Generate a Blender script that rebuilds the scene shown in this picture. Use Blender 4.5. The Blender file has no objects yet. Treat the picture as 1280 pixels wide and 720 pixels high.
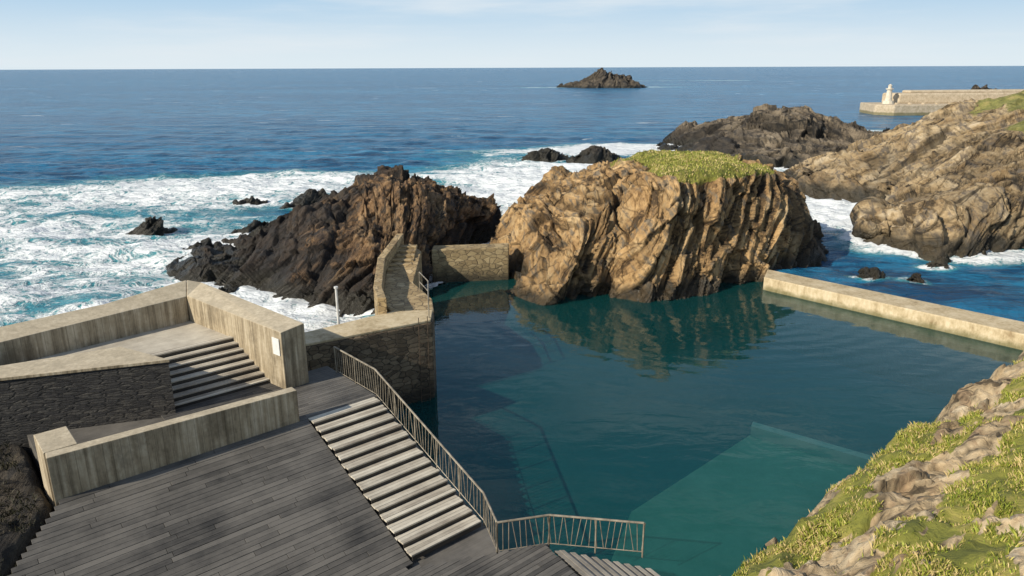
import bpy, math, numpy as np, random
from mathutils import Matrix, Vector
random.seed(3); RNG=np.random.RandomState(5)
scene=bpy.context.scene
scene.view_settings.view_transform='Standard'
scene.view_settings.look='None'; scene.view_settings.exposure=0

# ------------------------------------------------------------ noise
_r=np.random.RandomState(11)
PERM=_r.permutation(256); PERM=np.concatenate([PERM,PERM,PERM])
GR=_r.normal(size=(256,3)); GR/=np.linalg.norm(GR,axis=1)[:,None]
RU=_r.uniform(0,1,(256,3)); RV=_r.uniform(-1,1,(256,3)); RH=_r.uniform(0,1,256)
def pn(P):
    P=np.asarray(P,dtype=np.float64); I=np.floor(P).astype(np.int64); F=P-I; I&=255
    U=F*F*F*(F*(F*6-15)+10); out=0
    for dx in (0,1):
        for dy in (0,1):
            for dz in (0,1):
                h=PERM[PERM[PERM[I[:,0]+dx]+I[:,1]+dy]+I[:,2]+dz]
                g=GR[h]
                d=g[:,0]*(F[:,0]-dx)+g[:,1]*(F[:,1]-dy)+g[:,2]*(F[:,2]-dz)
                w=(U[:,0] if dx else 1-U[:,0])*(U[:,1] if dy else 1-U[:,1])*(U[:,2] if dz else 1-U[:,2])
                out=out+w*d
    return out*1.5
def worley(P):
    P=np.asarray(P,dtype=np.float64); I=np.floor(P).astype(np.int64); F=P-I; n=len(P)
    b1=np.full(n,9.);b2=np.full(n,9.);bh=np.zeros(n,int);bd=np.zeros((n,3))
    for dx in (-1,0,1):
        for dy in (-1,0,1):
            for dz in (-1,0,1):
                h=PERM[PERM[PERM[(I[:,0]+dx)&255]+((I[:,1]+dy)&255)]+((I[:,2]+dz)&255)]
                v=F-(RU[h]*.9+.05)-np.array((dx,dy,dz)); d=(v*v).sum(1)
                c=d<b1; b2=np.where(c,b1,np.minimum(b2,d)); b1=np.where(c,d,b1); bh=np.where(c,h,bh); bd[c]=v[c]
    return bh,bd,np.sqrt(b2)-np.sqrt(b1)
def facets(P,tilt=.8):
    h,d,e=worley(P)
    return (RH[h]-.5)+tilt*(d*RV[h]).sum(1), e
def fbm(P,o=4,g=.5):
    a=1;s=0;P=np.array(P,dtype=np.float64)
    for i in range(o):
        s=s+a*pn(P+i*17.3); a*=g; P=P*2.03
    return s
def ridge(P,o=4):
    a=1;s=0;P=np.array(P,dtype=np.float64)
    for i in range(o):
        s=s+a*(1-2*np.abs(pn(P+i*9.1))); a*=.5; P=P*2.1
    return s
def h1(i,seed=0):
    v=np.sin(i*127.1+seed*311.7)*43758.5453
    return v-np.floor(v)
def sst(a,b,x):
    t=np.clip((x-a)/(b-a),0,1); return t*t*(3-2*t)

# ------------------------------------------------------------ mesh helpers
def mesh_np(name,V,Q,mat=None,smooth=True,attrs=None,fattrs=None):
    V=np.asarray(V,dtype=np.float32); Q=np.asarray(Q,dtype=np.int32)
    me=bpy.data.meshes.new(name); k=Q.shape[1]
    me.vertices.add(len(V)); me.vertices.foreach_set('co',V.ravel())
    me.loops.add(Q.size); me.loops.foreach_set('vertex_index',Q.ravel())
    me.polygons.add(len(Q)); me.polygons.foreach_set('loop_start',np.arange(0,Q.size,k,dtype=np.int32))
    me.polygons.foreach_set('use_smooth',np.full(len(Q),smooth))
    me.update(calc_edges=True); me.validate()
    for n,a in (attrs or {}).items():
        at=me.attributes.new(n,'FLOAT','POINT'); at.data.foreach_set('value',np.asarray(a,dtype=np.float32))
    ob=bpy.data.objects.new(name,me); scene.collection.objects.link(ob)
    if mat: me.materials.append(mat)
    return ob
def gridq(n,m,closed=False):
    i=np.arange(n-1)[:,None]; j=np.arange(m if closed else m-1)[None,:]; j2=(j+1)%m
    return np.stack([i*m+j,i*m+j2,(i+1)*m+j2,(i+1)*m+j],-1).reshape(-1,4)
class MB:
    def __init__(s): s.v=[];s.f=[];s.r=[]
    def box(s,o,a,b,c,r=None):
        o,a,b,c=map(Vector,(o,a,b,c)); n=len(s.v)
        s.v+=[o,o+a,o+a+b,o+b,o+c,o+a+c,o+a+b+c,o+b+c]
        if a.cross(b).dot(c)<0:
            fs=[(0,1,2,3),(7,6,5,4),(4,5,1,0),(5,6,2,1),(6,7,3,2),(7,4,0,3)]
        else:
            fs=[(3,2,1,0),(4,5,6,7),(0,1,5,4),(1,2,6,5),(2,3,7,6),(3,0,4,7)]
        s.f+=[tuple(n+i for i in f) for f in fs]
        s.r+=[random.random() if r is None else r]*6
    def prism(s,poly,zt,zb,r=.5):
        k=len(poly); zt=[zt]*k if not hasattr(zt,'__len__') else zt; zb=[zb]*k if not hasattr(zb,'__len__') else zb
        ar=sum(poly[i][0]*poly[(i+1)%k][1]-poly[(i+1)%k][0]*poly[i][1] for i in range(k))
        idx=list(range(k)) if ar>0 else list(range(k))[::-1]
        n=len(s.v)
        s.v+=[Vector((poly[i][0],poly[i][1],zb[i])) for i in idx]+[Vector((poly[i][0],poly[i][1],zt[i])) for i in idx]
        s.f.append(tuple(n+i for i in range(k))[::-1]); s.f.append(tuple(n+k+i for i in range(k)))
        s.f+=[(n+i,n+(i+1)%k,n+k+(i+1)%k,n+k+i) for i in range(k)]
        s.r+=[r]*(k+2)
    def tube(s,p,q,rad,k=6,rad2=None):
        p,q=Vector(p),Vector(q); d=(q-p).normalized(); a=d.orthogonal().normalized(); b=d.cross(a); n=len(s.v)
        rad2=rad if rad2 is None else rad2
        for c,rr in ((p,rad),(q,rad2)):
            for i in range(k):
                t=2*math.pi*i/k; s.v.append(c+a*(rr*math.cos(t))+b*(rr*math.sin(t)))
        s.f+=[(n+i,n+(i+1)%k,n+k+(i+1)%k,n+k+i) for i in range(k)]
        s.f+=[tuple(n+i for i in range(k))[::-1],tuple(n+k+i for i in range(k))]
        s.r+=[random.random()]*(k+2)
    def make(s,name,mat,bevel=0,parent=None):
        me=bpy.data.meshes.new(name); me.from_pydata([tuple(v) for v in s.v],[],s.f); me.update()
        at=me.attributes.new('rnd','FLOAT','FACE'); at.data.foreach_set('value',np.array(s.r,dtype=np.float32))
        me.materials.append(mat); ob=bpy.data.objects.new(name,me); scene.collection.objects.link(ob)
        if bevel:
            m=ob.modifiers.new('b','BEVEL'); m.width=bevel; m.segments=2; m.limit_method='ANGLE'
        if parent: ob.parent=parent
        return ob
def empty(name):
    e=bpy.data.objects.new(name,None); scene.collection.objects.link(e); return e

# ------------------------------------------------------------ node helpers
class NT:
    def __init__(s,name):
        s.m=bpy.data.materials.new(name); s.m.use_nodes=True; s.t=s.m.node_tree
        s.b=s.t.nodes['Principled BSDF']; s.out=s.t.nodes['Material Output']
        s.pos=s.t.nodes.new('ShaderNodeTexCoord').outputs['Object']
    def n(s,ty,**k):
        x=s.t.nodes.new(ty)
        for a,b in k.items(): setattr(x,a,b)
        return x
    def put(s,sock,v):
        if isinstance(v,bpy.types.NodeSocket): s.t.links.new(v,sock)
        elif v is not None:
            if sock.type=='RGBA' and len(v)==3: v=(*v,1)
            sock.default_value=v
    def math(s,op,a,b=0,c=0,clamp=False):
        x=s.n('ShaderNodeMath',operation=op,use_clamp=clamp); s.put(x.inputs[0],a); s.put(x.inputs[1],b); s.put(x.inputs[2],c); return x.outputs[0]
    def sm(s,a,b,v):
        x=s.n('ShaderNodeMapRange',interpolation_type='SMOOTHSTEP'); s.put(x.inputs[0],v); x.inputs[1].default_value=a; x.inputs[2].default_value=b; return x.outputs[0]
    def scale(s,v,sc,loc=(0,0,0),rot=(0,0,0)):
        x=s.n('ShaderNodeMapping'); s.put(x.inputs[0],v); x.inputs['Scale'].default_value=sc; x.inputs['Location'].default_value=loc; x.inputs['Rotation'].default_value=rot; return x.outputs[0]
    def comb(s,a,b,c):
        x=s.n('ShaderNodeCombineXYZ'); s.put(x.inputs[0],a); s.put(x.inputs[1],b); s.put(x.inputs[2],c); return x.outputs[0]
    def noise(s,v,sc,det=4,rough=.5,dist=0,dim='3D'):
        x=s.n('ShaderNodeTexNoise',noise_dimensions=dim)
        if dim=='1D': s.put(x.inputs['W'],v)
        else: s.put(x.inputs['Vector'],v)
        x.inputs['Scale'].default_value=sc; x.inputs['Detail'].default_value=det; x.inputs['Roughness'].default_value=rough; x.inputs['Distortion'].default_value=dist
        return x.outputs[0]
    def dot(s,v,d):
        x=s.n('ShaderNodeVectorMath',operation='DOT_PRODUCT'); s.put(x.inputs[0],v); x.inputs[1].default_value=d; return x.outputs['Value']
    def ramp(s,v,stops):
        x=s.n('ShaderNodeValToRGB'); s.put(x.inputs[0],v); e=x.color_ramp.elements
        while len(e)<len(stops): e.new(.5)
        for i,(p,c) in enumerate(stops): e[i].position=p; e[i].color=(*c,1)
        return x.outputs[0]
    def mix(s,f,a,b,mode='MIX'):
        x=s.n('ShaderNodeMix',data_type='RGBA',blend_type=mode); s.put(x.inputs[0],f); s.put(x.inputs[6],a); s.put(x.inputs[7],b); return x.outputs[2]
    def attr(s,n):
        return s.n('ShaderNodeAttribute',attribute_name=n).outputs['Fac']
    def bump(s,h,st=.5,d=.1,nrm=None):
        x=s.n('ShaderNodeBump'); x.inputs['Strength'].default_value=st; x.inputs['Distance'].default_value=d; s.put(x.inputs['Height'],h)
        if nrm is not None: s.put(x.inputs['Normal'],nrm)
        return x.outputs[0]
    def set(s,color=None,rough=None,normal=None,spec=None):
        if color is not None: s.put(s.b.inputs['Base Color'],color)
        if rough is not None: s.put(s.b.inputs['Roughness'],rough)
        if normal is not None: s.put(s.b.inputs['Normal'],normal)
        if spec is not None: s.put(s.b.inputs['Specular IOR Level'],spec)

# ------------------------------------------------------------ materials
def bed(th,y=-.3):
    t=math.radians(th); return Vector((-math.sin(t),y,math.cos(t))).normalized()
SN_MID=bed(50,-.35); SN_LEFT=bed(38,-.25); SN_R=bed(32,-.30); SN_SL=bed(50,-.2)
def basis(sn):
    sn=Vector(sn); a=sn.cross(Vector((.2,1,.1))).normalized(); return a,sn.cross(a).normalized()
def rock_mat(name,sn,cols,wet=.8,bump=.8,gs=None,lay=1.0):
    k=NT(name); A,B=basis(sn)
    u=k.dot(k.pos,A); v_=k.dot(k.pos,B); s_=k.dot(k.pos,sn)
    big=k.noise(k.pos,.30,4,.6)
    s2=k.math('ADD',s_,k.math('MULTIPLY',big,.8))
    lam=k.noise(k.comb(k.math('MULTIPLY',u,.22*lay),k.math('MULTIPLY',v_,.22*lay),k.math('MULTIPLY',s2,2.8*lay)),1,6,.68,.15)
    blk=k.noise(k.comb(k.math('MULTIPLY',u,2.0*lay),k.math('MULTIPLY',v_,.7*lay),k.math('MULTIPLY',s2,.9*lay)),1,5,.65,.3)
    fn=k.noise(k.pos,3.2,7,.7)
    v=k.math('ADD',k.math('MULTIPLY',lam,.50),k.math('ADD',k.math('MULTIPLY',big,.34),k.math('MULTIPLY',fn,.22)))
    col=k.ramp(v,[(.39,cols[0]),(.47,cols[1]),(.55,cols[2]),(.66,cols[3])])
    col=k.mix(k.sm(.50,.64,blk),col,tuple(c*.9 for c in cols[4]))
    bl=k.sm(.37,.44,lam); b2=k.sm(.35,.42,blk)
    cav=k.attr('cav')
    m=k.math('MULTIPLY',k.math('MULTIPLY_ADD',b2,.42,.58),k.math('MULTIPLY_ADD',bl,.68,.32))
    m=k.math('MULTIPLY',m,k.math('MULTIPLY_ADD',cav,.85,.15))  # cavity shading: crevices painted darker in the rock colour
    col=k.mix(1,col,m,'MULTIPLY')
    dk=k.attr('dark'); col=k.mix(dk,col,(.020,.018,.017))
    z=k.dot(k.pos,(0,0,1))
    wf2=k.math('SUBTRACT',1,k.sm(wet-.5,wet+.5,k.math('ADD',z,k.math('MULTIPLY',k.math('SUBTRACT',big,.5),2.4))))
    col=k.mix(k.math('MULTIPLY',wf2,.88),col,(.020,.018,.011))
    g=k.attr('grass'); gn=k.noise(k.pos,1.6,5,.7)
    gf=k.sm(.45,.6,k.math('ADD',g,k.math('MULTIPLY',k.math('SUBTRACT',gn,.5),.9)))
    gc=k.ramp(k.noise(k.pos,.9,6,.7),gs or [(.35,(.11,.12,.02)),(.5,(.21,.21,.035)),(.62,(.31,.27,.07)),(.72,(.38,.29,.13))])
    col=k.mix(gf,col,gc)
    h=k.math('ADD',k.math('MULTIPLY',fn,.55),k.math('ADD',k.math('MULTIPLY',lam,1.2),k.math('MULTIPLY',b2,.25)))
    k.set(col,k.math('MULTIPLY_ADD',wf2,-.45,.88),k.bump(h,bump,.45)); return k.m
OCH=[(.085,.048,.022),(.31,.185,.078),(.55,.35,.155),(.68,.51,.29),(.24,.19,.13)]
BRN=[(.018,.014,.011),(.085,.050,.025),(.26,.15,.068),(.42,.28,.145),(.06,.048,.036)]
TAN=[(.075,.052,.030),(.28,.19,.095),(.46,.34,.19),(.61,.50,.34),(.21,.17,.125)]
GRY=[(.022,.019,.017),(.10,.078,.055),(.24,.19,.13),(.35,.285,.20),(.06,.052,.042)]
M_MID=rock_mat('rock_ochre',SN_MID,OCH,.9)
M_LEFT=rock_mat('rock_brown',SN_LEFT,BRN,1.1)
M_HEAD=rock_mat('rock_tan',SN_R,TAN,1.3,gs=[(.35,(.13,.13,.04)),(.5,(.21,.21,.06)),(.62,(.30,.26,.09)),(.72,(.34,.27,.14))],lay=.7)
M_FAR=rock_mat('rock_grey',SN_R,GRY,1.4,lay=.5)
M_BLK=rock_mat('rock_black',SN_LEFT,[tuple(c*.40 for c in q) for q in GRY],1.5)

def wood_mat(name,c0,c1,dirv,perp):
    k=NT(name)
    u=k.dot(k.pos,dirv); w=k.dot(k.pos,perp); z=k.dot(k.pos,(0,0,1))
    gr=k.noise(k.comb(k.math('MULTIPLY',u,1.2),k.math('MULTIPLY',w,28),k.math('MULTIPLY',z,28)),1,6,.7); st=k.noise(k.pos,.55,6,.7)
    r=k.attr('rnd')
    v=k.math('ADD',k.math('MULTIPLY',gr,.45),k.math('ADD',k.math('MULTIPLY',r,.28),k.math('MULTIPLY',st,.95)))
    col=k.ramp(v,[(.55,c0),(1.05,c1)])
    k.set(col,.75,k.bump(gr,.35,.01)); return k.m
D=Vector((.657,-.754,0)).normalized(); W=Vector((.754,.657,0)).normalized()
M_DECK=wood_mat('wood_deck',(.032,.031,.030),(.16,.148,.132),W,D)
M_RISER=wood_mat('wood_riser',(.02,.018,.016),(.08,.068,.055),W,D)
M_TREAD=wood_mat('wood_tread',(.22,.185,.145),(.64,.59,.49),W,D)
M_PALE=wood_mat('wood_pale',(.14,.125,.105),(.40,.37,.32),D,W)

def concrete_mat(name,c0,c1,c2):
    k=NT(name)
    s1=k.noise(k.scale(k.pos,(7,7,.25)),1,5,.6); s2=k.noise(k.scale(k.pos,(2.0,2.0,.5)),1,6,.7); s3=k.noise(k.pos,9,7,.7)
    s4=k.noise(k.scale(k.pos,(.8,.8,.6)),1,6,.7)
    v=k.math('ADD',k.math('MULTIPLY',s1,.45),k.math('ADD',k.math('MULTIPLY',s2,.45),k.math('MULTIPLY',s3,.12)))
    col=k.ramp(v,[(.36,c0),(.50,c1),(.64,c2)])
    g=k.n('ShaderNodeTexWave',wave_type='BANDS',bands_direction='X',wave_profile='SAW')
    k.put(g.inputs['Vector'],k.comb(k.math('ADD',k.dot(k.pos,(1,.0,0)),k.dot(k.pos,(0,.15,0))),0,0)); g.inputs['Scale'].default_value=1.7
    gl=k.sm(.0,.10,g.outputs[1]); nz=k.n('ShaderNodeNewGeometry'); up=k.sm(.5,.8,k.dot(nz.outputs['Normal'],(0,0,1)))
    gl=k.math('MAXIMUM',gl,up)
    col=k.mix(k.math('MULTIPLY_ADD',gl,-.6,.6),col,tuple(x*.5 for x in c0))
    col=k.mix(k.math('MULTIPLY',k.sm(.48,.66,s4),.5),col,tuple(x*.8 for x in c0))
    col=k.mix(k.math('MULTIPLY',up,.5),col,k.mix(s3,tuple(x*.85 for x in c2),tuple(x*1.15 for x in c2)))  # up-facing tops lightened in the colour itself, as if lit
    k.set(col,.85,k.bump(k.math('ADD',s1,k.math('MULTIPLY',s3,.5)),.4,.03)); return k.m
M_CONC=concrete_mat('board_marked_concrete',(.11,.085,.052),(.35,.285,.19),(.60,.52,.385))

def masonry_mat(name,dirv,cols,sx=1.6,sz=5,mort=(.03,.028,.025),mw=.07):
    k=NT(name)
    u=k.dot(k.pos,dirv); z=k.dot(k.pos,(0,0,1)); wn=k.noise(k.pos,1.3,4,.6)
    c=k.comb(k.math('ADD',k.math('MULTIPLY',u,sx),k.math('MULTIPLY',wn,.6)),k.math('ADD',k.math('MULTIPLY',z,sz),k.math('MULTIPLY',wn,.9)),k.math('MULTIPLY',k.dot(k.pos,(-dirv[1],dirv[0],0)),sx))
    vo=k.n('ShaderNodeTexVoronoi',feature='F1'); k.put(vo.inputs['Vector'],c); vo.inputs['Scale'].default_value=1; vo.inputs['Randomness'].default_value=.85
    ve=k.n('ShaderNodeTexVoronoi',feature='DISTANCE_TO_EDGE'); k.put(ve.inputs['Vector'],c); ve.inputs['Scale'].default_value=1; ve.inputs['Randomness'].default_value=.85
    fn=k.noise(k.pos,6,7,.72); bg=k.noise(k.pos,.7,5,.65)
    e=k.sm(.0,mw,k.math('ADD',ve.outputs[0],k.math('MULTIPLY',k.math('SUBTRACT',fn,.5),.10)))
    rv=k.dot(vo.outputs['Color'],(.5,.3,.2))
    col=k.ramp(k.math('ADD',k.math('MULTIPLY',rv,.35),k.math('ADD',k.math('MULTIPLY',fn,.35),k.math('MULTIPLY',bg,.4))),[(.32,cols[0]),(.52,cols[1]),(.75,cols[2])])
    col=k.mix(k.math('MULTIPLY_ADD',e,-.8,.8),col,mort)
    wf=k.math('SUBTRACT',1,k.sm(.2,1.3,k.math('ADD',z,k.math('MULTIPLY',k.math('SUBTRACT',wn,.5),1.4))))
    col=k.mix(k.math('MULTIPLY',wf,.85),col,(.02,.02,.014))
    k.set(col,.8,k.bump(k.math('ADD',k.math('MULTIPLY',e,.5),k.math('MULTIPLY',fn,.7)),.8,.06)); return k.m
M_SLATE=masonry_mat('slate_masonry',(.95,.31,0),[(.014,.014,.015),(.038,.036,.035),(.11,.10,.085)],2.4,13,(.008,.008,.008),.15)
M_PIER=masonry_mat('pier_masonry',(.85,.52,0),[(.045,.034,.023),(.13,.095,.06),(.30,.23,.15)],2.4,5.0,(.03,.024,.017),.09)
M_OCHW=masonry_mat('ochre_masonry',(.3,.95,0),[(.16,.105,.055),(.36,.26,.13),(.56,.43,.25)],2.2,4.4,(.13,.095,.055))
M_DAM=masonry_mat('dam_masonry',(1,.1,0),[(.15,.105,.06),(.33,.245,.125),(.50,.39,.22)],2.0,3.6,(.13,.10,.06))
def plain_conc(name,c0,c1,c2,wet=.35):
    k=NT(name); a=k.noise(k.pos,1.0,7,.7); b=k.noise(k.scale(k.pos,(3,3,1)),2,7,.7)
    col=k.ramp(k.math('ADD',k.math('MULTIPLY',a,.6),k.math('MULTIPLY',b,.4)),[(.36,c0),(.5,c1),(.63,c2)])
    z=k.dot(k.pos,(0,0,1)); wf=k.math('SUBTRACT',1,k.sm(wet-.15,wet+.25,k.math('ADD',z,k.math('MULTIPLY',k.math('SUBTRACT',a,.5),.6))))
    col=k.mix(k.math('MULTIPLY',wf,.7),col,(.10,.10,.03))
    k.set(col,.85,k.bump(b,.5,.05)); return k.m
M_SEAW=plain_conc('sea_wall_concrete',(.30,.22,.12),(.53,.43,.27),(.68,.58,.41),.2)
M_HARB=plain_conc('harbour_concrete',(.30,.24,.155),(.50,.41,.29),(.64,.55,.42),.8)

k=NT('galvanised_steel'); k.set(k.ramp(k.noise(k.pos,4,5,.6),[(.3,(.14,.12,.09)),(.7,(.42,.37,.29))]),.5); k.b.inputs['Metallic'].default_value=.2; M_STEEL=k.m
k=NT('white_paint'); k.set(k.ramp(k.noise(k.pos,5,5,.6),[(.3,(.6,.6,.58)),(.7,(.8,.8,.78))]),.5); M_WHITE=k.m

def grass_mat(name,stops):
    k=NT(name); r=k.attr('rnd'); n=k.noise(k.pos,.55,5,.7)
    k.set(k.ramp(k.math('ADD',k.math('MULTIPLY',r,.35),k.math('MULTIPLY',n,.75)),stops),.6)
    return k.m
M_GRASS=grass_mat('grass_blades',[(.36,(.14,.18,.022)),(.49,(.29,.34,.04)),(.57,(.43,.41,.085)),(.66,(.58,.45,.21))])
M_DARKV=grass_mat('dark_scrub',[(.25,(.012,.013,.006)),(.5,(.03,.03,.012)),(.8,(.07,.055,.03))])

# ------------------------------------------------------------ rock lofting
def cr(a,b,c,d,t):
    return .5*((2*b)+(-a+c)*t+(2*a-5*b+4*c-d)*t*t+(-a+3*b-3*c+d)*t**3)
def res_closed(P,N):
    K=len(P); u=np.arange(N)/N*K; i=np.floor(u).astype(int); t=(u-i)[:,None]
    return cr(P[(i-1)%K],P[i%K],P[(i+1)%K],P[(i+2)%K],t)
def res_open(R,M):
    K=len(R); u=np.linspace(0,K-1-1e-6,M); i=np.floor(u).astype(int); t=(u-i)[:,None,None]
    c=lambda j:np.clip(j,0,K-1)
    return cr(R[c(i-1)],R[i],R[c(i+1)],R[c(i+2)],t)
def strata(P,sn,th,seed,jdir):
    wp=fbm(P*.10+seed,2)*.35
    s=(P@np.array(sn))/th+wp/max(th,.6)
    f=np.floor(s); fr=s-f; e=sst(0,.14,fr)
    lay=h1(f-1,seed)*(1-e)+h1(f,seed)*e
    j=(P@np.array(jdir))/(th*2.4)+h1(f,seed+3)*5+fbm(P*.3,2)*.25
    jf=np.floor(j); je=sst(0,.08,j-jf)
    blk=h1(jf-1+f*7,seed+5)*(1-je)+h1(jf+f*7,seed+5)*je
    gap=1-np.minimum(sst(0,.08,fr),sst(0,.05,j-jf))
    return lay,blk,gap
def aniso(P,sn,kin,kn):
    A,B=basis(sn); return np.stack([P@np.array(A)*kin,P@np.array(B)*kin,P@np.array(sn)*kn],1)
def rock(name,B,T,C,mat,sn,amp=1,N=460,M=230,seed=0,th=1.3,darkf=None,grassf=None,mid=(.42,.62),flare=1.12,t2z=.65):
    B=np.array([(*p,0) if len(p)==2 else p for p in B],float); T=np.array(T,float); C=np.array(C,float)
    ce=B.mean(0)
    low=ce+(B-ce)*flare; low[:,2]=-2.5
    B0=B.copy(); B0[:,2]=-.1
    m=B+(T-B)*mid[0]; m[:,2]=T[:,2]*mid[1]
    t2=T+(C-T)*.5; t2[:,2]=T[:,2]+(C[2]-T[:,2])*t2z
    rings=[res_closed(r,N) for r in (low,B0,m,T,t2)]; rings.append(np.tile(C,(N,1)))
    G=res_open(np.array(rings),M); G[-1]=C
    V=G.reshape(-1,3); Q=gridq(M,N,True)
    du=np.roll(G,-1,1)-np.roll(G,1,1); dv=np.gradient(G,axis=0); nn=np.cross(du,dv)
    nn/= (np.linalg.norm(nn,axis=2)[...,None]+1e-9); nn[-1]=(0,0,1); nn=nn.reshape(-1,3)
    if nn[:,2].mean()<0: nn=-nn
    jd=Vector(sn).cross(Vector((.3,.9,.2))).normalized(); jd2=(jd+Vector((0,.8,0))).normalized()
    l1,b1,g1=strata(V,sn,th*.95,seed+1,jd); l2,b2,g2=strata(V,sn,th*.32,seed+2,jd2)
    wV=V+np.stack([fbm(V*.5/th+s_,2) for s_ in (3,7,11)],1)*.14*th
    f1,e1=facets(aniso(wV,sn,.20/th,.55/th)+seed,.9)
    f2,e2=facets(aniso(wV,sn,.55/th,1.9/th)+seed+5,.8)
    lo=fbm(V*.12/max(th,.5)+seed*3.1,3); an=fbm(aniso(V,sn,.25/th,1.8/th)+seed,4); hi=fbm(aniso(V,sn,.9,5.5)+seed,3)
    gr=np.zeros(len(V)) if grassf is None else np.clip(grassf(V,nn),0,1)
    d=amp*(th*.95*f1+th*.40*f2+th*(.62*(l1-.5)+.5*(b1-.5)-.2*g1)+th*.34*(1.1*(l2-.5)+.8*(b2-.5)-.5*g2)+.6*lo*th+.16*an*th-.05+.12*hi)
    damp=np.minimum(1,(np.arange(M)[::-1]/ (M*.06)))[:,None]*np.ones((1,N)); damp=damp.ravel()*.85+.15
    d=d*damp*(1-.82*gr)+gr*.12*fbm(V*.6,3)
    V2=V+nn*d[:,None]
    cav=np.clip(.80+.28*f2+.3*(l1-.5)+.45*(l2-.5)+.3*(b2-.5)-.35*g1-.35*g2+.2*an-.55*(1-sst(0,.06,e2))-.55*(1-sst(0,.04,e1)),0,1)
    dark=np.zeros(len(V)) if darkf is None else np.clip(darkf(V2),0,1)
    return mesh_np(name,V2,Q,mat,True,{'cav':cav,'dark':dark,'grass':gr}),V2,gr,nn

MIDB=[(-1.1,50.8),(1.0,46),(3,43.7),(6.2,45.5),(8.5,43.8),(11.8,45.2),(16.4,48.4),(20.5,50.8),(23.8,54.7),(25.5,60),(21,66),(10,68),(1,64),(-2,57)]
MIDT=[(1.5,54,4.2),(3,50.5,4.0),(5,48.5,4.7),(7.5,49.5,6.1),(9.8,49,6.6),(12.4,50,7.0),(16.5,51.5,7.1),(19,54,6.5),(20.8,57.5,5.4),(20.5,60,5.4),(17,61,7.0),(11,61,7.0),(5,60,5.9),(2,57,4.8)]
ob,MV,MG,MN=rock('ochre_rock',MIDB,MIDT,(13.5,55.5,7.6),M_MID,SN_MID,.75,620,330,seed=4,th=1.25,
  darkf=lambda V: sst(19.5,23,V[:,0]+fbm(V*.4,3)*2-(V[:,2]-3)*.3)*.75,  # shade of the right flank painted into the rock colour
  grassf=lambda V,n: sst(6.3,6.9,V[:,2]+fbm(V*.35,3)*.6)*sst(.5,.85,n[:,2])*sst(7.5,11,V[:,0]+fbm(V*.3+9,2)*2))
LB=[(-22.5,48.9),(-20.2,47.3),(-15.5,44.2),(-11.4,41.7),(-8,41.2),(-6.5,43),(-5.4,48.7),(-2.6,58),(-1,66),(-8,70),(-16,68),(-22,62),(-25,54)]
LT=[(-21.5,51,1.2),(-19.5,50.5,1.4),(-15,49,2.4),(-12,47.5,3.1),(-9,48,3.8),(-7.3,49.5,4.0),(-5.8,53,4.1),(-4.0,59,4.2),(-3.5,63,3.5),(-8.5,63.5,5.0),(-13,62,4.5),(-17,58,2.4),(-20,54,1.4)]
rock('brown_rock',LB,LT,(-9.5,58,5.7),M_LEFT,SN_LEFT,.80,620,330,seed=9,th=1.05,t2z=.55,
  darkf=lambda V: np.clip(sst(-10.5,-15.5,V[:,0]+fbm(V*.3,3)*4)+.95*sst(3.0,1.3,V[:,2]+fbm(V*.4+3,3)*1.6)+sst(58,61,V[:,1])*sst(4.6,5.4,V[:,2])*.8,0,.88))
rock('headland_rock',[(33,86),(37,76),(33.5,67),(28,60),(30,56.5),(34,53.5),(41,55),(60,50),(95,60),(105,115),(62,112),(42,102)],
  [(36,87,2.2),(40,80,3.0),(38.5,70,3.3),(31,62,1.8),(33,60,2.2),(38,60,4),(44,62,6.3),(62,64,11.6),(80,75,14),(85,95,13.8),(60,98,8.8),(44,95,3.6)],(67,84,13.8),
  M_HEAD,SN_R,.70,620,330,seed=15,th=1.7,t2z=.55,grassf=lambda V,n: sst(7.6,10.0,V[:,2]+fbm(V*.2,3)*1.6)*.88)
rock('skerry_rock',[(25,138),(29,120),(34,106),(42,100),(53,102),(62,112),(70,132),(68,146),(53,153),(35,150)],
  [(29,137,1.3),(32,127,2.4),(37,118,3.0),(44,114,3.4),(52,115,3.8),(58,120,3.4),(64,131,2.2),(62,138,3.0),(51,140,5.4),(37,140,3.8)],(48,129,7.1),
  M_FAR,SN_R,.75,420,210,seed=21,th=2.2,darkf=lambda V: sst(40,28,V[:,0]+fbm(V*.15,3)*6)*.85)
def blob(name,cx,cy,rx,ry,h,mat=M_BLK,seed=0,rot=0,N=110,M=54,th=None):
    rs=np.random.RandomState(seed); K=9; B=[];T=[]
    for i in range(K):
        a=-2*math.pi*i/K; r=rs.uniform(.7,1.25)
        x=math.cos(a)*rx*r; y=math.sin(a)*ry*r
        X=x*math.cos(rot)-y*math.sin(rot); Y=x*math.sin(rot)+y*math.cos(rot)
        B.append((cx+X,cy+Y)); q=rs.uniform(.35,.6); T.append((cx+X*q,cy+Y*q,h*rs.uniform(.4,.85)))
    B=B[::-1];T=T[::-1]
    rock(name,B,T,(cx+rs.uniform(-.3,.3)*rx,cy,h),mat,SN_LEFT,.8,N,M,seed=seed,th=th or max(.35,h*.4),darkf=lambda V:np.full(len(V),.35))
    return B
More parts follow.
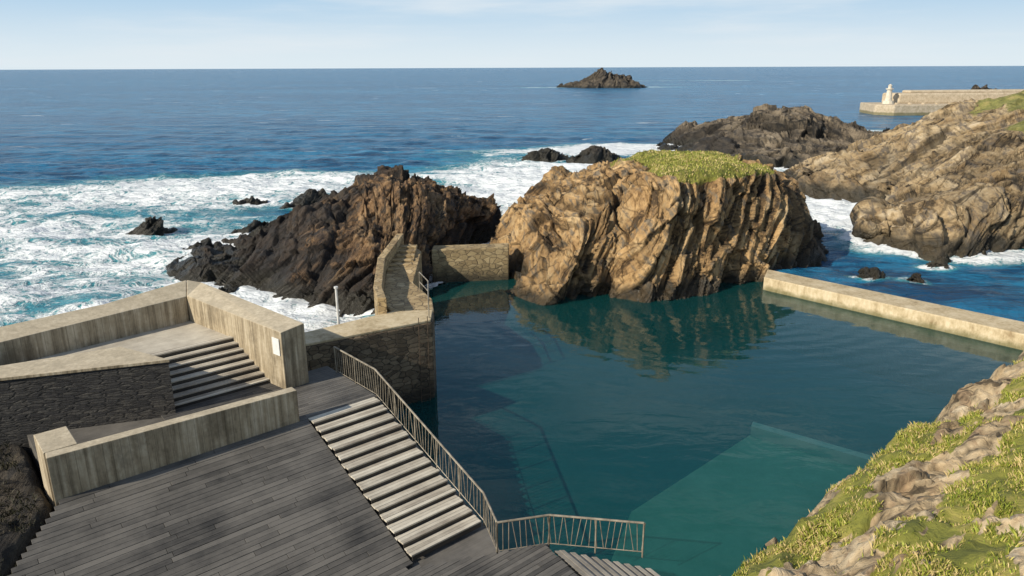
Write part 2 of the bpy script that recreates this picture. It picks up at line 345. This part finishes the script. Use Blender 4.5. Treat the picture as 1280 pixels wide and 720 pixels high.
SMALL=[(-32,64,2.0,1.4,1.5,0),(-28,79,2.2,1.2,.8,.2),(-22.5,65,2.6,1.0,1.0,.5),(5.5,118,4.2,2.5,1.7,0),(13.2,115,4.0,3,2.0,.3),(-20.5,79,3.4,2.5,1.4,.4),(-15,84,4,2.4,1.4,.2),
 (24.8,49.3,1.1,.8,.55,0),(27.2,48.2,1.0,.6,.45,.3),(-18.5,45.5,1.2,.7,.5,.2),(-14,44.0,1.0,.6,.4,.1),(-13.5,73,5,2.6,2.8,.3),(-18.5,68,3.2,2,1.9,.6),(-4.5,74,3,2,1.4,0),(31,52,.8,.5,.35,0),(-24,57,2.2,1.2,1.0,.5)]
SB=[]
for i,(x,y,rx,ry,h,ro) in enumerate(SMALL):
    SB.append(blob('sea_rock',x,y,rx,ry,h,M_BLK if y>60 or x<0 else M_LEFT,seed=40+i,rot=ro))
rock('island_rock',[(38,536),(55,528),(75,526),(92,534),(96,550),(80,566),(55,566),(40,554)],[(46,540,1.6),(57,540,5),(68,538,7),(82,542,3),(86,550,3),(72,556,5),(60,555,5),(50,550,2.4)],(64,547,14),
  M_FAR,SN_R,.7,260,130,seed=30,th=3.5,darkf=lambda V:np.full(len(V),.55),mid=(.5,.5),t2z=.5)

# ------------------------------------------------------------ sea
def axis(lo,hi,st,far_lo,far_hi,g=1.05):
    a=list(np.arange(lo,hi+st,st)); s=st
    while a[-1]<far_hi: s*=g; a.append(a[-1]+s)
    s=st; b=[]; c=lo
    while c>far_lo: s*=g; c-=s; b.append(c)
    return np.array(b[::-1]+a)
xs=axis(-60,50,.32,-16000,16000,1.06); ys=axis(24,112,.32,-300,22000,1.045)
X,Y=np.meshgrid(xs,ys); V=np.stack([X.ravel(),Y.ravel(),np.zeros(X.size)],1)
def in_poly(P,poly):
    x,y=P[:,0],P[:,1]; r=np.zeros(len(P),bool); n=len(poly)
    for i in range(n):
        x1,y1=poly[i];x2,y2=poly[(i+1)%n]
        c=((y1>y)!=(y2>y))&(x<(x2-x1)*(y-y1)/((y2-y1) if y2!=y1 else 1e-9)+x1); r^=c
    return r
def dist_poly(P,poly):
    d=np.full(len(P),1e9); n=len(poly)
    for i in range(n):
        a=np.array(poly[i][:2],float); b=np.array(poly[(i+1)%n][:2],float); ab=b-a; t=np.clip(((P-a)@ab)/(ab@ab+1e-9),0,1)
        d=np.minimum(d,np.linalg.norm(P-a-t[:,None]*ab,axis=1))
    return d
P2=V[:,:2]
m=np.zeros(len(V))
def ell(cx,cy,rx,ry,s,rot=0,p=3):
    x=P2[:,0]-cx;y=P2[:,1]-cy;c,s_=math.cos(rot),math.sin(rot)
    u=(x*c+y*s_)/rx; w=(-x*s_+y*c)/ry
    return s*np.exp(-((u*u+w*w)**(p/2)))
for e in [(-48,70,34,27,.72),(-30,52,22,13,.80),(-18,40,14,8,.82),(-26,92,34,14,.66),(6,100,22,24,.84),(22,92,18,15,.84),(2,78,14,12,.88),(22,130,24,14,.80),(32,73,5.0,13,1.0),(34,58,9,4,.66),
          (-72,60,26,30,.70),(37,54.5,7,2.5,.62),(70,545,80,12,.66),(100,640,70,20,.48),(190,800,110,16,.6),(70,165,40,8,.5)]:
    m=np.maximum(m,ell(*e))
near=(V[:,0]>-70)&(V[:,0]<110)&(V[:,1]>25)&(V[:,1]<165)
idx=np.where(near)[0]; Pn=P2[idx]; dd=np.full(len(idx),1e9)
for poly,wd in [(LB,2.8),([(33,86),(37,76),(33.5,67),(28,60),(30,56.5),(34,53.5),(41,55),(60,50)],1.2),([(25,138),(29,120),(34,106),(42,100)],4.5)]+[(b,.9) for b in SB]:
    dd=np.minimum(dd,dist_poly(Pn,poly)/wd)
m[idx]=np.maximum(m[idx],.84*np.exp(-dd**1.5))
swellw=fbm(np.stack([V[:,0]*.018+3,V[:,1]*.05,V[:,0]*0],1),3)
m=np.clip(m+swellw*.36*(m>.03),0,1)
far=np.clip(1-(np.hypot(V[:,0],V[:,1])-100)/160,0,1)
ph=(V[:,1]*.97+V[:,0]*.22)
sw=np.sin(ph*.42+fbm(np.stack([V[:,0]*.03,V[:,1]*.03,V[:,0]*0],1),2)*3)
z=.24*sw*far+far*.30*fbm(np.stack([V[:,0]*.22,V[:,1]*.4,V[:,0]*0],1),4)
z+=far*sst(.35,.8,m)*.42*(ridge(np.stack([V[:,0]*.35,V[:,1]*.5,V[:,0]*0+5],1),4)*.5)
calm=sst(26,30,V[:,0])*sst(62,50,V[:,1])
z*=1-.45*calm
V[:,2]=z
Q=gridq(len(ys),len(xs))
POOL=[(-4.6,29.0),(-4.9,33),(-6.0,37),(-5.9,42),(-6,46),(-4,48.8),(0,50.2),(8,51),(17,51),(17.9,47.2),(27.9,35.9),(34,32),(24,14),(8,6),(0,8),(-6,12),(-12,18),(-12,24),(-8.6,27.3)]
cen=V[Q].mean(1)[:,:2]; Q=Q[~in_poly(cen,POOL)]
k=NT('sea_water')
fm=k.attr('foam')
n1=k.noise(k.scale(k.pos,(.8,1.15,1)),.22,8,.66,1.2); n2=k.noise(k.pos,.9,7,.7,1.8)
lace=k.math('ABSOLUTE',k.math('SUBTRACT',k.noise(k.pos,.55,5,.6,2.2),.5))
lc=k.math('SUBTRACT',.12,lace)
v=k.math('ADD',fm,k.math('ADD',k.math('MULTIPLY',k.math('SUBTRACT',n1,.5),1.35),k.math('MULTIPLY',k.math('SUBTRACT',n2,.5),.55)))
v=k.math('ADD',v,k.math('MULTIPLY',lc,k.math('MULTIPLY',k.sm(.2,.6,fm),1.7)))
ff=k.sm(.48,.80,v); teal=k.sm(.15,.65,k.math('ADD',fm,k.math('MULTIPLY',k.math('SUBTRACT',n1,.5),.6)))
wc=k.noise(k.scale(k.pos,(.35,1.3,1)),.11,7,.62,.8); wcf=k.math('MULTIPLY',k.sm(.65,.70,wc),.6)
ff=k.math('MAXIMUM',ff,wcf)
big=k.noise(k.scale(k.pos,(.3,1.2,1)),.012,5,.6)
chop=k.noise(k.scale(k.pos,(.45,1.6,1)),.20,7,.7)
base=k.mix(k.sm(.35,.65,big),(.008,.11,.24),(.022,.20,.37))
base=k.mix(k.sm(.42,.60,chop),base,(.004,.052,.13))
base=k.mix(teal,base,(.07,.32,.37))
col=k.mix(ff,base,(.84,.88,.90))
w1=k.noise(k.scale(k.pos,(.6,1.5,1)),.10,8,.62); w2=k.noise(k.scale(k.pos,(.7,1.4,1)),.9,6,.65)
nb=k.bump(w1,.8,3.5); nb=k.bump(w2,.7,.40,nb); nb=k.bump(ff,.6,.25,nb)
k.set(col,k.math('MULTIPLY_ADD',ff,.6,.22),nb,.22)
mesh_np('sea',V,Q,k.m,True,{'foam':m})

# ------------------------------------------------------------ pool
k=NT('pool_water')
t=k.t
r1=k.noise(k.scale(k.pos,(.6,1.2,1)),.9,4,.5,.6)
dv=k.n('ShaderNodeVectorMath',operation='DISTANCE'); k.put(dv.inputs[0],k.pos); dv.inputs[1].default_value=(12.5,47.5,0)
ring=k.math('SINE',k.math('ADD',k.math('MULTIPLY',dv.outputs['Value'],5.5),k.math('MULTIPLY',k.noise(k.pos,.3,2),8)))
rf=k.sm(24,10,dv.outputs['Value'])
hh=k.math('ADD',k.math('MULTIPLY',r1,1.0),k.math('MULTIPLY',k.math('MULTIPLY',ring,rf),.20))
nb=k.bump(hh,.10,.15)
gl=k.n('ShaderNodeBsdfGlossy'); gl.inputs['Roughness'].default_value=.02; gl.inputs['Color'].default_value=(.9,.95,1,1); k.put(gl.inputs['Normal'],nb)
df=k.n('ShaderNodeBsdfDiffuse'); k.put(df.inputs['Color'],k.mix(k.noise(k.pos,.08,3),(.008,.14,.165),(.022,.19,.17)))
tr=k.n('ShaderNodeBsdfTransparent'); tr.inputs['Color'].default_value=(.68,.96,.88,1)
m1=k.n('ShaderNodeMixShader'); m1.inputs[0].default_value=.76; t.links.new(df.outputs[0],m1.inputs[1]); t.links.new(tr.outputs[0],m1.inputs[2])
fr=k.n('ShaderNodeFresnel'); fr.inputs['IOR'].default_value=1.38; k.put(fr.inputs['Normal'],nb)
m2=k.n('ShaderNodeMixShader'); k.put(m2.inputs[0],fr.outputs[0]); t.links.new(m1.outputs[0],m2.inputs[1]); t.links.new(gl.outputs[0],m2.inputs[2]); t.links.new(m2.outputs[0],k.out.inputs['Surface'])
me=bpy.data.meshes.new('pool_water'); me.from_pydata([(x,y,0) for x,y in POOL],[],[tuple(range(len(POOL)))]); me.materials.append(k.m)
if me.polygons[0].normal.z<0: me.flip_normals()
po=bpy.data.objects.new('pool_water',me); scene.collection.objects.link(po)
k=NT('pool_floor')
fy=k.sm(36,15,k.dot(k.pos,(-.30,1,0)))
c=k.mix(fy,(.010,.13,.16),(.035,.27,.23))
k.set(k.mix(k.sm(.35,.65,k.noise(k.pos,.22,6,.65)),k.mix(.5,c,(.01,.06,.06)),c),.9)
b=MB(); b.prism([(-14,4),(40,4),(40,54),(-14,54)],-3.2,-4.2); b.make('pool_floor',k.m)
k=NT('submerged_slab'); k.set(k.ramp(k.noise(k.pos,.6,6,.65),[(.35,(.36,.60,.38)),(.65,(.52,.76,.52))]),.9); SLB=k.m
b=MB(); b.prism([(10.1,28),(13.9,25.0),(17,20),(8,12),(2,17),(4.1,22.3)],-.75,-3.5); b.make('submerged_slab',SLB)
k=NT('submerged_kerb'); k.set(k.ramp(k.noise(k.pos,1.5,6,.6),[(.35,(.66,.80,.66)),(.65,(.78,.88,.76))]),.9)
b=MB(); b.prism([(10.1,28.15),(14.1,25.0),(13.85,24.7),(9.9,27.75)],-.30,-3.5); b.make('submerged_kerb',k.m)

# ------------------------------------------------------------ sea wall (right), dam, pier
b=MB()
b.prism([(16.4,46.3),(17.3,48.3),(28.5,36.2),(33,31.8),(31.6,30.4),(26.6,34.9)],.85,-3.4)
b.prism([(16.0,45.5),(16.5,46.35),(26.65,34.95),(31.6,30.4),(30.7,29.6),(25.8,34.0)],-.12,-3.3)
b.make('sea_wall',M_SEAW,.06)
b=MB(); b.prism([(-5.4,48.2),(-.2,48.9),(-.2,50.2),(-5.4,49.5)],2.3,-3)
b.make('stone_dam',M_DAM,.08)
pier=empty('stone_pier')
b=MB(); b.prism([(-10.2,26.0),(-8,27.2),(-3.43,30.0),(-3.5,31.5),(-5.35,31.3),(-8.4,28.7),(-10.6,27.4)],3.5,-3.4); b.make('pier_mass',M_PIER,.05,pier)
b=MB(); b.prism([(-10.1,26.1),(-8,27.26),(-3.5,30.05),(-3.55,31.45),(-5.35,31.25),(-8.4,28.65),(-10.5,27.3)],3.62,3.505); b.make('pier_cap',M_SEAW,.03,pier)
b=MB(); b.prism([(-3.5,31.5),(-3.8,33.5),(-5.1,36.6),(-5.2,41.3),(-6.1,43),(-6.8,38.5),(-6.1,33),(-5.35,31.3)],[3.55,3.5,3.4,3.9,4.0,3.4,3.5,3.55],-3.4); b.make('walkway_mass',M_OCHW,.05,pier)
b=MB()
pl=[(-5.7,30.9,3.6),(-6.25,33,3.5),(-7.0,38.5,3.5),(-6.5,42.2,4.0)]
for i in range(3):
    p,q=pl[i],pl[i+1]; b.prism([(p[0]-.2,p[1]),(p[0]+.2,p[1]),(q[0]+.2,q[1]),(q[0]-.2,q[1])],[p[2]+.75,p[2]+.75,q[2]+.75,q[2]+.75],1)
for i in range(6):
    b.box((-6.75,38.6+i*.5,3.4+i*.13),(1.3,.1,0),(0,.5,0),(0,0,.15))
b.make('parapet',M_OCHW,.03,pier)
b=MB()
for z0 in np.arange(-.3,3.5,.3): b.tube((-3.60,29.75,z0),(-3.95,29.55,z0),.013)
b.tube((-3.60,29.72,-.5),(-3.60,29.72,3.9),.018); b.tube((-3.95,29.5,-.5),(-3.95,29.5,3.9),.018)
k=NT('rusty_steel'); k.set(k.ramp(k.noise(k.pos,5,5,.6),[(.3,(.04,.03,.022)),(.7,(.12,.08,.05))]),.7)
b.make('ladder',k.m,0,pier)
b=MB()
PP=[(-3.6,30.3),(-3.75,31.6),(-3.9,33.0),(-4.5,34.6)]
for p in PP: b.tube((p[0],p[1],3.5),(p[0],p[1],4.5),.03)
for p,q in zip(PP[:-1],PP[1:]):
    for z0 in (4.0,4.5): b.tube((*p,z0),(*q,z0),.025)
b.make('pier_railing',M_STEEL)
b=MB(); b.tube((-7.5,30.2,3.0),(-7.5,30.2,5.0),.06,8,.05); b.tube((-7.5,30.2,5.0),(-7.5,30.2,5.08),.09,8); b.make('white_marker_post',M_WHITE)

# ------------------------------------------------------------ terraces
O=Vector((-6.56,21.6,0))
def L(s,r,z=0): return O+D*s+W*r+Vector((0,0,z))
def zdeck(s): return 3.2-.362*min(max(s,0),5.8)
base=MB()
def pr(lst,zt,zb): base.prism([tuple(L(*p)[:2]) for p in lst],zt,zb)
pr([(-9.5,-7.0),(-9.5,-.4),(-3.8,.5),(-2.9,2.6),(0,2.65),(0,-7.0)],3.12,-3.5)
pr([(0,-7.0),(0,-.02),(5.8,-.02),(5.8,-8.7),(2,-8.6)],[3.12,3.12,1.02,1.02,2.39],-3.5)
pr([(0,0),(0,2.65),(5.8,2.65),(5.8,0)],[2.98,2.98,.88,.88],-3.5)
base.prism([tuple(L(5.8,-9.5)[:2]),tuple(L(5.8,2.65)[:2]),(-.35,17.75),(1.02,18.15),(1.05,17.7),(3.2,14.3),(4,12),(-6,6)],.98,-3.5)
base.make('quay_base',M_DECK)
b=MB(); s=0.02
def okp(p): return p.y<17.68+.28*(p.x+.35) and (p.x-1.05)*3.4+(p.y-17.7)*2.1<0
while s<13:
    wdt=.14; r0=-7.05-min(s,2)*.9; r1=-.03 if s<5.8 else 8.0
    if s>5.8:
        while not okp(L(s,r1)): r1-=.03
    r=r0+random.uniform(0,1.5); cuts=[r0]
    while r<r1-.6:
        if r>r0+.5: cuts.append(r)
        r+=random.uniform(2.2,3.6)
    cuts.append(r1)
    for a,c in zip(cuts[:-1],cuts[1:]):
        z0=zdeck(s)-.06; z1=zdeck(s+wdt)-.06; p=L(s,a,z0+random.uniform(0,.012))
        b.box(p,W*(c-a-.012),D*wdt+Vector((0,0,z1-z0)),(0,0,.06))
    s+=wdt+.011
b.make('wooden_deck',M_DECK,.004)
b=MB(); s=-3.6
while s<-.02:
    r0=-3.5 if s<-.5 else -.27; r1=2.55
    mid=random.uniform(-1,1)
    for a,c in ((r0,mid),(mid,r1)):
        b.box(L(s,a,3.14+random.uniform(0,.006)),W*(c-a-.01),D*.14,(0,0,.06))
    s+=.15
b.make('landing_deck',M_DECK,.004)
def stairs(name,s0,s1,r0,r1,z0,z1,n,mat):
    par=empty(name); b=MB(); rz=MB()
    ds=(s1-s0)/n; dz=(z1-z0)/n
    for i in range(n):
        a=s0+i*ds; zt=z0+dz*i if dz<0 else z0+dz*(i+1)
        nb=3; bw=abs(ds)/nb; sg=1 if ds>0 else -1
        for j in range(nb):
            ss=a+sg*j*bw
            b.box(L(ss,r0+random.uniform(-.03,.02),zt-.045+random.uniform(0,.006)),W*(r1-r0+random.uniform(-.02,.02)),D*(sg*(bw-.010)),(0,0,.05))
        edge=a+ds if dz<0 else a
        rz.box(L(edge-.05,r0+.03,zt-abs(dz)-.05),W*(r1-r0-.06),D*.02,(0,0,abs(dz)+.003))
    b.make('treads',mat,.006,par); rz.make('risers',M_RISER,0,par)
    return par
stairs('wooden_stairs',0.0,5.8,0,2.45,3.2,1.1,14,M_TREAD)
stairs('upper_stairs',-3.5,-5.9,-3.5,.25,3.2,4.45,8,M_TREAD)
b=MB()
b.prism([tuple(L(*p)[:2]) for p in [(-5.9,-3.6),(-5.9,.2),(-9.3,-.5),(-9.3,-7.5),(-5.9,-6)]],4.42,2); b.make('upper_platform',M_TREAD)
par=empty('lower_steps'); b=MB()
for i in range(9):
    o=Vector((1.15+i*.30,17.72-.02*i,.98-.06*i)); b.box(o,Vector((.29,.0,0)),Vector((1.9,-2.9,0)),(0,0,.06))
    b.box(o+Vector((.145,0,.061)),Vector((.14,.0,0)),Vector((1.9,-2.9,0)),(0,0,.02))
b.make('treads',M_PALE,.005,par)
b=MB(); b.prism([(1.12,17.7),(3.9,17.5),(6.2,14.0),(3.2,14.3)],[.9,.3,.3,.9],-3.4); b.make('step_base',M_CONC,0,par)

b=MB(); b.prism([(-7.92,23.8),(-12.75,27.7),(-13.1,28.65),(-12.55,28.75),(-7.28,24.45)],[5.33,5.45,5.85,5.7,5.45],1.5)
b.make('concrete_parapet',M_CONC,.025)
b=MB(); b.prism([(-12.76,27.69),(-17,23.1),(-24,15.6),(-24.8,16.3),(-17.7,23.9),(-15.2,26.3),(-13.11,28.64)],[5.44,5.3,5.3,5.45,5.45,5.6,5.85],0)
b.make('concrete_parapet',M_CONC,.025)
b=MB(); b.prism([tuple(L(-.36,-7.1)[:2]),tuple(L(.0,-7.15)[:2]),tuple(L(.0,-.3)[:2]),tuple(L(-.36,-.3)[:2])],[4.45,4.45,4.28,4.28],1.9)
b.prism([tuple(L(-1.7,-7.15)[:2]),tuple(L(-.365,-7.15)[:2]),tuple(L(-.365,-6.35)[:2]),tuple(L(-1.7,-6.35)[:2])],4.45,1.9)
b.make('low_concrete_wall',M_CONC,.02)
slw=empty('slate_wall')
b=MB(); b.prism([(-11.0,22.0),(-15.4,20.6),(-21,18.8),(-21.5,19.7),(-16,21.5),(-13.1,23.1)],5.0,1); b.make('wall_body',M_SLATE,.0,slw)
b=MB(); b.prism([(-10.95,21.98),(-15.4,20.55),(-21,18.75),(-21.55,19.75),(-16,21.55),(-13.1,23.17)],5.1,5.003); b.make('coping',M_CONC,.01,slw)
dA=Vector((-.778,.628,0)); nA=Vector((-.628,-.778,0)); b=MB(); o=Vector((-7.92,23.8,0))+dA*.12+nA*.035
b.box(o+Vector((0,0,4.45)),dA*.40,nA*-.025,(0,0,.62)); b.make('sign_plate',M_WHITE,.004)
def railing(name,pts,h=1.0,step=.16,post=1.3):
    par=empty(name); b=MB(); pr=MB()
    for p,q in zip(pts[:-1],pts[1:]):
        p,q=Vector(p),Vector(q); n=max(1,round((q-p).length/step)); up=Vector((0,0,1))
        pr.tube(p+up*h,q+up*h,.032,8); b.tube(p+up*.08,q+up*.08,.014)
        for i in range(n+1):
            c=p.lerp(q,i/n); t=(q-p).normalized()*random.uniform(-.09,.09)
            b.tube(c+up*.06-t,c+up*(h)+t,.011,5)
        n=max(1,round((q-p).length/post))
        for i in range(n+1):
            c=p.lerp(q,i/n); pr.tube(c-up*.1,c+up*(h+.0),.024,6)
    b.make('bars',M_STEEL,0,par); pr.make('posts_and_handrail',M_STEEL,0,par)
railing('metal_railing',[L(-2.8,2.5,3.2),L(0,2.52,3.2),L(5.8,2.52,1.15),(-.44,17.65,1.0),(1.02,18.0,1.0),(3.6,17.6,1.0)])
railing('metal_railing',[(3.75,15.9,-.1),(5.6,16.9,-.2)],1.0,.14)

# ------------------------------------------------------------ near grassy slope
O2=np.array((6.5,18.0)); dL=np.array((.756,.654)); dq=np.array((.654,-.756))
Ls=np.arange(-26,60,.12); qs=np.concatenate([np.arange(-2.5,12,.10),np.arange(12,60,1.0)])
LL,QQ=np.meshgrid(Ls,qs)
edge=lambda l: fbm(np.stack([l*.22,l*0+3,l*0],1),4)*1.1
def slope_pt(l,q):
    e=edge(l); qq=q-e*np.clip(1-(q-1)/6,0,1)
    xy=O2+l[:,None]*dL+q[:,None]*dq
    z=np.where(qq<0,qq*1.6-.1,1.0*sst(0,.7,qq)+.60*np.minimum(qq,9)+.12*np.maximum(qq-9,0)-.1)
    P=np.stack([xy[:,0],xy[:,1],z],1)
    nz=fbm(P*.45,4)*.40+fbm(P*1.7+7,4)*.10
    rockm=sst(-.06,.18,fbm(np.stack([l*.20+2,q*.5+5,l*0],1),5,.65)+.22*sst(1.8,0,qq)+.05)
    f1,e1=facets(aniso(P,SN_SL,.40,1.0),.8); f2,e2=facets(aniso(P,SN_SL,1.2,3.6)+4,.8)
    z=z+nz+rockm*(.30*f1+.14*f2)
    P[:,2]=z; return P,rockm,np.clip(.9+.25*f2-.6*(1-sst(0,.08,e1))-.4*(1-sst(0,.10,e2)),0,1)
P,RM,CV=slope_pt(LL.ravel(),QQ.ravel())
SLM=rock_mat('slope_ground',SN_SL,[(.16,.11,.06),(.38,.28,.16),(.57,.44,.27),(.70,.59,.42),(.42,.29,.17)],.1,.5)
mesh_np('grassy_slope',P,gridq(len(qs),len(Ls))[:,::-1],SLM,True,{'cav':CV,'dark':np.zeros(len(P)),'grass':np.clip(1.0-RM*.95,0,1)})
def blades(name,P,h,mat,lean=.5,wd=.02,rs=RNG):
    n=len(P); a=rs.uniform(0,2*np.pi,n); hh=h*rs.uniform(.5,1.3,n); w=wd*rs.uniform(.6,1.4,n)
    sx=np.cos(a)*w; sy=np.sin(a)*w; b=rs.uniform(0,2*np.pi,n); ln=hh*lean*rs.uniform(.2,1.2,n)
    v0=P+np.stack([-sx,-sy,-.03*np.ones(n)],1); v1=P+np.stack([sx,sy,-.03*np.ones(n)],1)
    v2=P+np.stack([np.cos(b)*ln*.4+sx*.7,np.sin(b)*ln*.4+sy*.7,hh*.6],1); v3=P+np.stack([np.cos(b)*ln,np.sin(b)*ln,hh],1)
    V=np.stack([v0,v1,v2,v3],1).reshape(-1,3); Q=np.arange(4*n).reshape(-1,4)
    r=np.repeat(rs.uniform(0,1,n),4)
    return mesh_np(name,V,Q,mat,False,{'rnd':r})
n=260000; l=RNG.uniform(-8,32,n); q=RNG.uniform(.2,10.0,n)
P,RM,_=slope_pt(l,q); cl=fbm(P*.9+4,3)
ok=(RM<.45+cl*.6)&(P[:,2]>.4)&(RNG.uniform(0,1,n)<.50+cl*1.3); P=P[ok]; cl=cl[ok]
blades('grass',P,.09*(1+np.clip(cl,-.5,1)*1.2),M_GRASS,.9,.012)
g=np.where((MG>.5)&(MN[:,2]>.4))[0]; g=RNG.choice(g,min(9000,len(g)*3)); Pg=MV[g]+RNG.normal(0,.08,(len(g),3))*[1,1,0]
blades('grass',Pg,.12,M_GRASS,.8,.03)
# dark bank lower-left
gx,gy=np.meshgrid(np.arange(-24,-9.5,.12),np.arange(8,22,.12)); P=np.stack([gx.ravel(),gy.ravel(),gx.ravel()*0],1)
rr=(P[:,:2]-np.array(O[:2]))@np.array(W[:2]); ss=(P[:,:2]-np.array(O[:2]))@np.array(D[:2])
lim=-7.0-np.clip(ss,0,2)*.85
P[:,2]=2.75+fbm(P*.6,5)*.4+ridge(P*.5+3,4)*.12-1.4*sst(-.35,.25,rr-lim)-.28*np.clip(ss,0,8)
l1,b1,g1=strata(P,SN_LEFT,.4,6,Vector((.3,.8,.4)).normalized()); P[:,2]+=.2*(l1-.5)+.15*(b1-.5)
mesh_np('rocky_bank',P,gridq(gx.shape[0],gx.shape[1]),M_BLK,True,{'cav':np.clip(.8-g1*.5,0,1),'dark':np.full(len(P),.3),'grass':np.zeros(len(P))})
ch=RNG.choice(len(P),40000); Pb=P[ch]+RNG.normal(0,.05,(40000,3)); Pb=Pb[fbm(Pb*.8,3)>-.25]
Pb=Pb[((Pb[:,:2]-np.array(O[:2]))@np.array(W[:2]))<-7.5]
blades('scrub',Pb,.11,M_DARKV,1.0,.014)

# ------------------------------------------------------------ harbour breakwater
hb=empty('harbour_breakwater')
b=MB(); b.prism([(108,226),(112,222),(175,226),(175,240),(110,240)],3.0,-2); b.make('quay',M_HARB,.2,hb)
b=MB(); b.prism([(117.5,231),(175,231),(175,238),(115.5,238)],[6.0,6.2,6.2,6.0],2.9); b.prism([(121,232),(170,232),(170,237),(121,237)],[6.8,7.0,7.0,6.8],5.9); b.make('crown_wall',M_HARB,.5,hb)
b=MB()
for i in range(14): b.prism([(114+i*4,225.2),(114.6+i*4,225.2),(114.6+i*4,226.4),(114+i*4,226.4)],3.5,2.9)
b.make('bollards',M_HARB,.05,hb)
k=NT('pale_render'); k.set(k.ramp(k.noise(k.pos,1.5,5,.6),[(.3,(.52,.46,.36)),(.7,(.74,.68,.57))]),.8)
lh=empty('harbour_beacon'); b=MB()
b.tube((113.8,230,2.9),(113.8,230,3.9),1.7,12,1.5); b.tube((113.8,230,3.9),(113.8,230,7.2),.95,14,.7); b.tube((113.8,230,7.2),(113.8,230,7.5),1.1,14); b.tube((113.8,230,7.5),(113.8,230,8.3),.5,10); b.tube((113.8,230,8.3),(113.8,230,8.8),.65,10,.05)
b.make('tower',k.m,0,lh)
blob('sea_rock',152,250,13,6,8.5,M_FAR,seed=77,th=3)

# ------------------------------------------------------------ light
sun_el=math.radians(31); sv=Vector((-.83,-.56,0)).normalized()*math.cos(sun_el)+Vector((0,0,math.sin(sun_el)))
sd=bpy.data.lights.new('sun','SUN'); sd.energy=5.0; sd.angle=math.radians(.5); sd.color=(1,.90,.73)
so=bpy.data.objects.new('sun',sd); scene.collection.objects.link(so); so.rotation_euler=sv.to_track_quat('Z','Y').to_euler()
w=bpy.data.worlds.new('World'); scene.world=w; w.use_nodes=True; nt=w.node_tree; bg=nt.nodes['Background']
sky=nt.nodes.new('ShaderNodeTexSky'); sky.sky_type='NISHITA'; sky.sun_disc=False; sky.sun_elevation=sun_el; sky.sun_rotation=math.atan2(sv.x,sv.y)
sky.air_density=1.0; sky.dust_density=.3; sky.ozone_density=1.6
def mrange(v,a,b,c,d):
    x=nt.nodes.new('ShaderNodeMapRange'); x.interpolation_type='SMOOTHSTEP'; nt.links.new(v,x.inputs[0]); x.inputs[1].default_value=a; x.inputs[2].default_value=b; x.inputs[3].default_value=c; x.inputs[4].default_value=d; return x.outputs[0]
def wmix(f,a,b):
    x=nt.nodes.new('ShaderNodeMix'); x.data_type='RGBA'
    nt.links.new(f,x.inputs[0])
    for s_,v in ((x.inputs[6],a),(x.inputs[7],b)):
        if isinstance(v,tuple): s_.default_value=v
        else: nt.links.new(v,s_)
    return x.outputs[2]
tc=nt.nodes.new('ShaderNodeTexCoord'); sp=nt.nodes.new('ShaderNodeSeparateXYZ'); nt.links.new(tc.outputs['Generated'],sp.inputs[0])
haze=wmix(mrange(sp.outputs[2],0,.11,0,1),(6.8,7.7,8.2,1),(3.7,5.7,7.6,1))
c1=wmix(mrange(sp.outputs[2],.08,.45,0.0,1),haze,sky.outputs[0])
mp=nt.nodes.new('ShaderNodeMapping'); mp.inputs['Scale'].default_value=(1,1,9); nt.links.new(tc.outputs['Generated'],mp.inputs[0])
no=nt.nodes.new('ShaderNodeTexNoise'); no.inputs['Scale'].default_value=2.4; no.inputs['Detail'].default_value=7; no.inputs['Roughness'].default_value=.55; nt.links.new(mp.outputs[0],no.inputs[0])
c2=wmix(mrange(no.outputs[0],.43,.72,0,.75),c1,(7.2,7.8,8.2,1))
nt.links.new(c2,bg.inputs[0]); bg.inputs[1].default_value=.108

# ------------------------------------------------------------ camera
cd=bpy.data.cameras.new('camera'); cd.lens=26; cd.sensor_width=36; cd.clip_end=60000; cd.clip_start=.1
co=bpy.data.objects.new('camera',cd); scene.collection.objects.link(co)
co.matrix_world=Matrix.Translation((0,0,14))@Matrix.Rotation(math.radians(90-16.62),4,'X')@Matrix.Rotation(math.radians(-.22),4,'Z')
scene.camera=co
